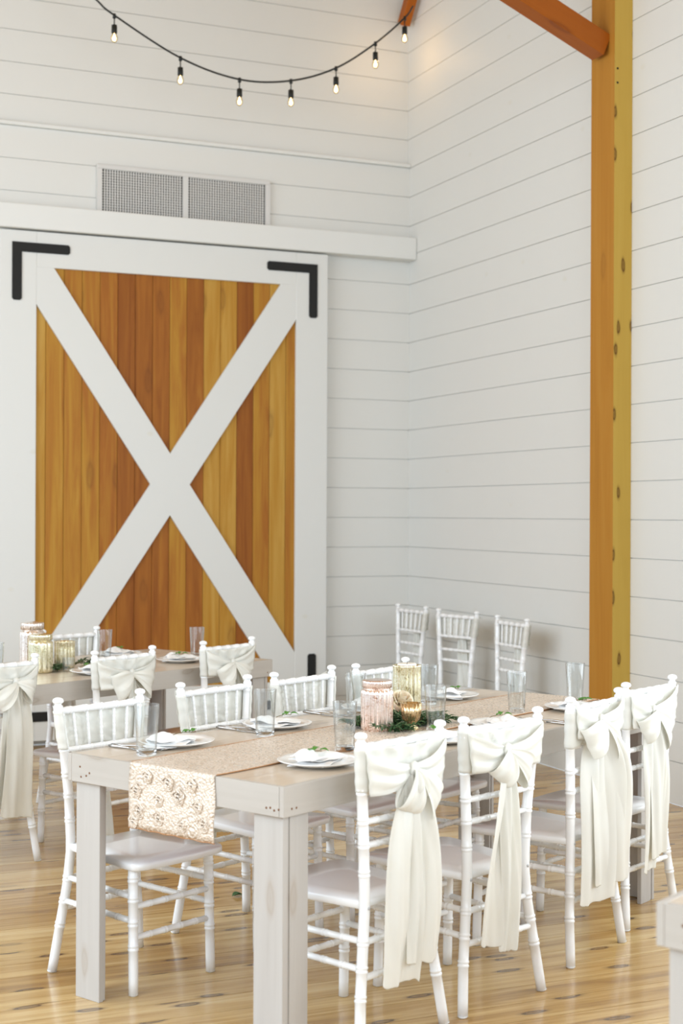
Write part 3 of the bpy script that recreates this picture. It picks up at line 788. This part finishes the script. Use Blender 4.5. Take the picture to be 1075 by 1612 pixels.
# ------------------------------------------------------------------ tableware
def make_glass():
    root = empty('drinking_glass')
    g = G(); g.lathe([(.0322, .018), (.0340, .05), (.0400, .160), (.0396, .1628), (.0388, .1628), (.0384, .160), (.0326, .055), (.0308, .020)], (0, 0, 0), 48, cap=False); g.build('wall', M['thin'], root)
    g = G(); g.lathe([(.0005, .0), (.030, .0), (.0318, .003), (.0322, .018), (.024, .0175), (.0005, .0165)], (0, 0, 0), 48); g.build('base', M['glass'], root)
    return root
def make_plate():
    g = G(); g.lathe([(.0005, .0), (.075, .0), (.080, .003), (.110, .011), (.1265, .0165), (.1275, .0185), (.1255, .0195), (.110, .0145), (.085, .0078), (.060, .006), (.0005, .006)], (0, 0, 0), 56)
    return g.build('dinner_plate', M['plate'])
def make_napkin(seed):
    g = G(); rr = random.Random(seed)
    def sheet(cx, cy, w, h, rot, z, lift):
        rows = []
        for i in range(15):
            row = []
            for j in range(19):
                u, v_ = j/18-.5, i/14-.5
                wv = w*(1+.18*math.sin(v_*4+seed)); x = wv*u; y_ = h*v_*(1+.12*math.sin(u*5+seed*2))
                zz = z + lift*max(0, math.sin((u*1.3+v_*.7+.25)*PI*1.3+seed))*(.5+.5*math.cos(v_*PI)) + .003*math.sin(u*16+seed)*math.cos(v_*9)
                edge = max(0, max(abs(u), abs(v_))-.40)/.10; zz = zz*(1-.45*edge)+z*.45*edge
                c_, s_ = math.cos(rot), math.sin(rot); row.append((cx+x*c_-y_*s_, cy+x*s_+y_*c_, zz))
            rows.append(row)
        g.grid(rows)
    sheet(0, 0, .205, .105, .2, .011, .012); sheet(.015, .004, .16, .09, -.25, .020, .018); sheet(-.045, .006, .10, .09, .9, .028, .026)
    return g.build('napkin', M['napkin'], None, .003, 1)
def leaf_geo(g, base, d, up, ln, wd, curl=.2):
    base, d, up = Vector(base), Vector(d).normalized(), Vector(up); side = d.cross(up).normalized(); up = side.cross(d); n = 6; rows = []
    for i in range(n+1):
        t = i/n; w = wd*math.sin(PI*min(1, t**.8))*.5+.0003; c = base+d*(ln*t)+up*(-curl*ln*t*t+.08*ln*math.sin(t*PI))
        rows.append([c-side*w+up*w*.45, c-side*w*.5+up*w*.12, c, c+side*w*.5+up*w*.12, c+side*w+up*w*.45])
    g.grid(rows)
def make_sprig(seed, nl=4, ln=.028):
    rr = random.Random(seed); root = empty('mint_sprig')
    g = G(); P_ = [(-.045, 0, .004), (-.02, .003, .007), (0, 0, .008), (.02, -.004, .007), (.034, -.002, .006)]
    g.tube(cr(P_, 4), .0013, 6); g.build('stem', M['stem'], root)
    g = G()
    for i in range(nl):
        x = -.012+.042*i/max(1, nl-1); s_ = 1 if i % 2 else -1
        a = s_*rr.uniform(.5, 1.2)
        leaf_geo(g, (x, 0, .008), (math.cos(a), math.sin(a), rr.uniform(.1, .55)), (0, 0, 1), ln*rr.uniform(.8, 1.15), ln*.62, .25)
    g.build('leaves', M['leaf'], root, .0006)
    return root
glass0, plate0 = make_glass(), make_plate()
nap = [make_napkin(s_) for s_ in (1, 2, 5)]; spr = [make_sprig(1, 4), make_sprig(2, 3, .03), make_sprig(6, 6, .034)]
U = dict(glass=False, plate=False); un = [False]*3; us = [False]*3
def P(o, first, p, rz=0):
    c = o if first else copy_tree(o); c.location = p; c.rotation_euler = (0, 0, rz); return c
def place_glass(p, lab):
    c = P(glass0, not U['glass'], p, random.Random(lab).random()); U['glass'] = True; tag(c, lab, 'glass', 'clear drinking glasses')
def setting(p, where, k, rz=0.0, napoff=(0, 0), sproff=(.02, -.01), sprz=0.0, sprk=None, naprz=None):
    c = P(plate0, not U['plate'], p, rz); U['plate'] = True; tag(c, 'round white porcelain plate '+where, 'plate', 'white dinner plates')
    T = Matrix.Rotation(TA, 4, 'Z')
    q = Vector(p)+T @ Vector((*napoff, -.002))
    n_ = P(nap[k], not un[k], q, TA+(naprz if naprz is not None else rz)); un[k] = True; tag(n_, 'napkin on the plate '+where, 'napkin', 'folded white napkins')
    k2 = k if sprk is None else sprk
    q = Vector(p)+T @ Vector((*sproff, .034))
    s_ = P(spr[k2], not us[k2], q, sprz); us[k2] = True; tag(s_, 'mint sprig on the plate '+where, 'herb sprig', 'mint sprigs')
setting(NT(.340, .775), 'at the left end of the long table', 0, .1, (-.03, -.005), (.02, -.02), .25, 0)
setting(NT(.865, .79), 'in front of the second far side chair', 1, -.1, (-.02, 0), (.03, -.01), .45, 1)
setting(NT(.350, .165), 'left of the chair nearest the camera', 2, .0, (0, .0), (-.01, .02), 0.1, 1, .1)
setting(NT(.985, .135), 'partly hidden by the nearest chair', 0, .3, (0, 0), (-.03, .02), 1.2, 0)
setting(NT(1.45, .80), 'behind the rose ribbed jar', 2, -.5, (0, 0), (.02, .02), 1.2, 0)
setting(NT(1.97, .80), 'right of the tall gold vase, far side', 1, .4, (0, 0), (-.01, -.02), 0, 0)
setting(NT(1.40, .165), 'behind the top rail of the second near chair', 0, 1.0, (0, 0), (.0, .02), .3, 1)
setting(NT(1.985, .195), 'at the far right with a thick bunch of leaves', 1, .2, (-.01, .02), (-.005, -.02), .2, 2)
for (s_, t_, lab) in ((.133, .700, 'clear tumbler at the left end of the long table beside the runner'), (.677, .680, 'clear tumbler in front of the second far side plate'),
                    (.600, .262, 'clear tumbler standing between runner and the nearest plate'), (1.291, .765, 'clear tumbler behind the rose jar on the left'),
                    (1.165, .300, 'clear tumbler right of the amber votive cup'), (1.74, .74, 'clear tumbler half hidden behind the tall gold jar'),
                    (1.756, .330, 'clear tumbler on the right part of the runner, in front of the wall'), (2.19, .32, 'clear tumbler nearest the timber post')):
    place_glass(NT(s_, t_), lab)

def make_knife():
    root = empty('table_knife'); g = G()
    rows = []
    for i in range(9):
        t = i/8; x = .0+.115*t; w = .009*(1-.35*t**3) if t < .95 else .004; rows.append([(x, -w, .004), (x, 0, .0055), (x, w*.9, .004)])
    g.grid(rows); g.build('blade', M['steel'], root, .0012)
    g = G(); g.tube([(0.002, 0, .005), (-.03, 0, .0055), (-.08, 0, .006), (-.10, 0, .0055)], [.0035, .0045, .0058, .004], 10); g.build('handle', M['steel'], root)
    return root
def make_fork():
    root = empty('dinner_fork'); g = G()
    g.tube([(.045, 0, .006), (0, 0, .009), (-.05, 0, .006), (-.10, 0, .005)], [.003, .0026, .004, .0055], 8); g.build('handle', M['steel'], root)
    g = G(); g.grid([[(.045, -.004, .006), (.045, .004, .006)], [(.06, -.011, .004), (.06, .011, .004)], [(.078, -.0115, .003), (.078, .0115, .003)]])
    for k in range(4): yv = -.0095+.0063*k; g.tube([(.076, yv, .0035), (.1, yv, .004), (.118, yv, .008)], .0014, 6)
    g.build('tines', M['steel'], root, .0012)
    return root
kn, fk = make_knife(), make_fork(); first = True
for (s_, t_, a, w) in ((.175, .81, -66, 'beside the tumbler at the left end of the table'), (.70, .83, -70, 'beside the tumbler of the second far side seat'),
                    (1.59, .095, 110, 'at the near edge between the second and third near chairs'), (1.21, .86, -74, 'in front of the chair by the door bracket')):
    c = P(kn, first, NT(s_, t_), R(a)+TA*.4); tag(c, 'polished steel table knife '+w, 'knife', 'table knives')
    c = P(fk, first, NT(s_+.03, t_+.01), R(a)+TA*.4+.12); tag(c, 'polished steel fork '+w, 'fork', 'dinner forks'); first = False

# ------------------------------------------------------------------ centrepieces
def ribbed_jar(name, r, h, mat, ribs, lid=True, neck=True, amp=.10, seg=120):
    root = empty(name); g = G()
    pr = [(.0005, .0, 0), (r*.80, .0, .2), (r*.93, .004, .6), (r*.985, .012, 1), (r, .03, 1), (r, h*.72, 1), (r*.985, h*.775, 1)]
    if neck: pr += [(r*.90, h*.80, .4), (r*.86, h*.81, .0), (r*.86, h*.83, 0)]
    else: pr += [(r, h*.97, 1), (r*1.02, h, 1), (r*.94, h, 1), (r*.90, h*.93, 0), (r*.88, h*.5, 0), (r*.8, .03, 0), (.0005, .03, 0)]
    g.lathe(pr, (0, 0, 0), seg, ribs, amp); g.build('jar_body', mat, root)
    if lid:
        g = G(); g.lathe([(r*.86, h*.828, .3), (r*.93, h*.84, 1), (r*.93, h*.955, 1), (r*.90, h*.975, 1), (r*.7, h*.982, .6), (r*.4, h*.998, .3), (.0005, h, 0)], (0, 0, 0), seg, ribs*1.6//1, amp*.7)
        g.build('lid', mat, root)
    return root
j = ribbed_jar('ribbed_jar', .0565, .186, M['rosejar'], 20); j.location = NT(1.030, .46); tag(j, 'rose coloured ribbed mercury glass jar with a lid on the long table', 'jar')
j = ribbed_jar('ribbed_vase', .051, .205, M['goldjar'], 18, False, False, .13); j.location = NT(1.345, .56); tag(j, 'tall pale gold ribbed mercury glass vase behind the white rose', 'vase')
g = G(); g.lathe([(.0005, .0), (.036, 0), (.037, .004), (.037, .17), (.034, .176), (.012, .172), (.0005, .172)], (0, 0, 0), 24); cn = empty('pillar_candle'); g.build('wax', M['wax'], cn)
g = G(); g.tube([(0, 0, .172), (.002, 0, .182)], .0012, 6); g.build('wick', M['black'], cn); cn.location = NT(1.345, .56, TZ+.0345); tag(cn, 'cream pillar candle standing inside the tall gold vase', 'candle')
def votive():
    root = empty('votive_cup'); g = G()
    g.lathe([(.0005, 0, 0), (.025, 0, 1), (.029, .004, 1), (.026, .011, 1), (.017, .022, 1), (.019, .028, 1), (.031, .040, 1), (.036, .062, 1), (.0385, .098, 1), (.0365, .098, 1), (.0335, .062, 0), (.028, .042, 0), (.0005, .036, 0)], (0, 0, 0), 72, 16, .10)
    g.build('cup', M['votive'], root); return root
vt = votive(); vt.location = NT(1.120, .375); tag(vt, 'small footed amber mercury glass votive cup beside the white rose', 'candle holder')
# rose
def rose():
    root = empty('white_rose'); rr = random.Random(3); g = G()
    for layer, (n, rad, hh, op) in enumerate(((3, .009, .034, .05), (4, .015, .036, .25), (5, .022, .034, .5), (6, .029, .028, .9))):
        for k in range(n):
            a0 = 2*PI*k/n+layer*.7; rows = []
            for i in range(7):
                t = i/6; row = []
                for j_ in range(9):
                    v_ = j_/8-.5; a = a0+v_*(2*PI/n)*1.35
                    r_ = rad*(math.sin(t*PI/2)**.6)*(1+.25*op*t*t)*(1+.03*math.sin(j_+k)); z_ = hh*t*(1-.35*(2*v_)**2*t)-op*.010*t**4*2
                    row.append((r_*math.cos(a), r_*math.sin(a), z_))
                rows.append(row)
            g.grid(rows)
    g.build('petals', M['petal'], root, .0008, 1)
    g = G(); g.tube([(0, 0, .003), (.004, .002, -.03)], .003, 8); g.build('stem', M['leafd'], root)
    return root
rs = rose(); rs.location = NT(1.175, .465, TZ+.082); rs.rotation_euler = (R(35), R(-12), R(20)); rs.scale = (1.5,)*3; tag(rs, 'cream white rose leaning between the gold vase and the votive cup', 'flower')
def garland(ctr, sx_, sy_, n, seed, label, clear=()):
    rr = random.Random(seed); root = empty('greenery_garland', ctr, TA); tag(root, label, 'greenery')
    g = G(); gl = G(); st = []
    for k in range(n//9):
        a = rr.uniform(0, 2*PI); L_ = rr.uniform(.06, .13); x0, y0 = rr.uniform(-sx_, sx_)*.8, rr.uniform(-sy_, sy_)*.7
        d = Vector((math.cos(a), math.sin(a)*.5, 0)); pts = [Vector((x0, y0, .006)), Vector((x0, y0, .02))+d*L_*.5, Vector((x0, y0, rr.uniform(.006, .04)))+d*L_]
        pts = cr(pts, 5)
        if any((Vector((p.x, p.y, 0))-Vector((cx, cy, 0))).length < cr_ for p in pts for cx, cy, cr_ in clear): continue
        g.tube(pts, .0013, 6)
        for i, p in enumerate(pts):
            for s_ in (-1, 1):
                an = math.atan2(d.y, d.x)+s_*rr.uniform(.5, 1.1); gl_b = gl
                q = p+Vector((math.cos(an), math.sin(an), 0))*.03
                if any((Vector((q.x, q.y, 0))-Vector((cx, cy, 0))).length < cr_ for cx, cy, cr_ in clear): continue
                leaf_geo(gl_b, p, (math.cos(an), math.sin(an), rr.uniform(-.05, .7)), (0, 0, 1), rr.uniform(.016, .036), rr.uniform(.007, .013), .25)
    g.build('stems', M['stem'], root); o = gl.build('leaves', M['leafd'], root, .0005); return root
garland(NT(1.19, .46), .20, .14, 1500, 5, 'dark green leafy garland laid around the rose jar and votive on the runner', ((-.145, 0, .062), (.17, .10, .056), (-.04, -.085, .036)))

# back table group
B2 = Vector(t2.location); A2 = R(27); e1b = Vector((math.cos(A2), math.sin(A2), 0)); e2b = Vector((-math.sin(A2), math.cos(A2), 0))
def at(x, y): return Vector((x, y, TZ))
j = ribbed_jar('ribbed_jar', .060, .235, M['whitejar'], 14); j.location = at(1.468, 7.254); tag(j, 'tallest blush mercury glass jar at the left of the back table', 'jar')
j = ribbed_jar('ribbed_jar', .058, .190, M['palejar'], 14); j.location = at(1.473, 7.074); tag(j, 'pale gold ribbed mercury glass jar with a lid on the back table', 'jar')
j = ribbed_jar('ribbed_votive', .050, .135, M['goldjar'], 14, False, False, .12); j.location = at(1.625, 7.234); tag(j, 'short wide amber gold ribbed votive glass on the back table', 'candle holder')
j = ribbed_jar('glass_votive', .0275, .070, M['thin'], 10, False, False, .10); j.location = at(1.605, 7.06); tag(j, 'small clear ribbed votive glass in front of the amber one', 'candle holder')
g = G(); g.lathe([(.0005, 0), (.02, 0), (.02, .05), (.0005, .052)], (0, 0, 0), 20); j = g.build('small_candle', M['wax']); j.location = at(1.375, 7.12); tag(j, 'small white candle at the left of the back table jars', 'candle')
garland(at(1.72, 7.25), .26, .10, 300, 9, 'dark green leafy garland at the foot of the back table jars', ((-.11, .10, .06), (-.07, -.06, .06), (-.02, 0, .05), (-.01, -.1, .03), (-.19, .09, .03)))
setting(at(1.71, 6.93), 'in front of the jars on the back table', 1, .2, (0, 0), (-.05, .02), .6, 1)
setting(at(2.255, 7.33), 'at the right end of the back table', 2, .2, (0, 0), (-.02, 0), .3, 1)
setting(at(2.04, 7.75), 'on the far side of the back table', 0, .2, (0, 0), (-.02, 0), .3, 0)
place_glass(at(2.405, 7.52), 'clear tumbler standing in front of the door boards on the back table')
place_glass(at(1.90, 7.52), 'clear tumbler in the middle of the back table')
place_glass(at(1.235, 6.95), 'clear tumbler at the left edge of the picture on the back table')
# fallen leaves on the floor
lf = G(); leaf_geo(lf, (0, 0, .004), (1, .15, .12), (0, 0, 1), .05, .032, .1); leaf_geo(lf, (.01, 0, .004), (.8, -.7, .3), (0, 0, 1), .035, .02, .1)
o = lf.build('fallen_leaf', M['leafd'], None, .0006); o.location = (1.955, 5.63, 0); tag(o, 'dark green leaf lying on the plank floor behind the near table leg', 'leaf')
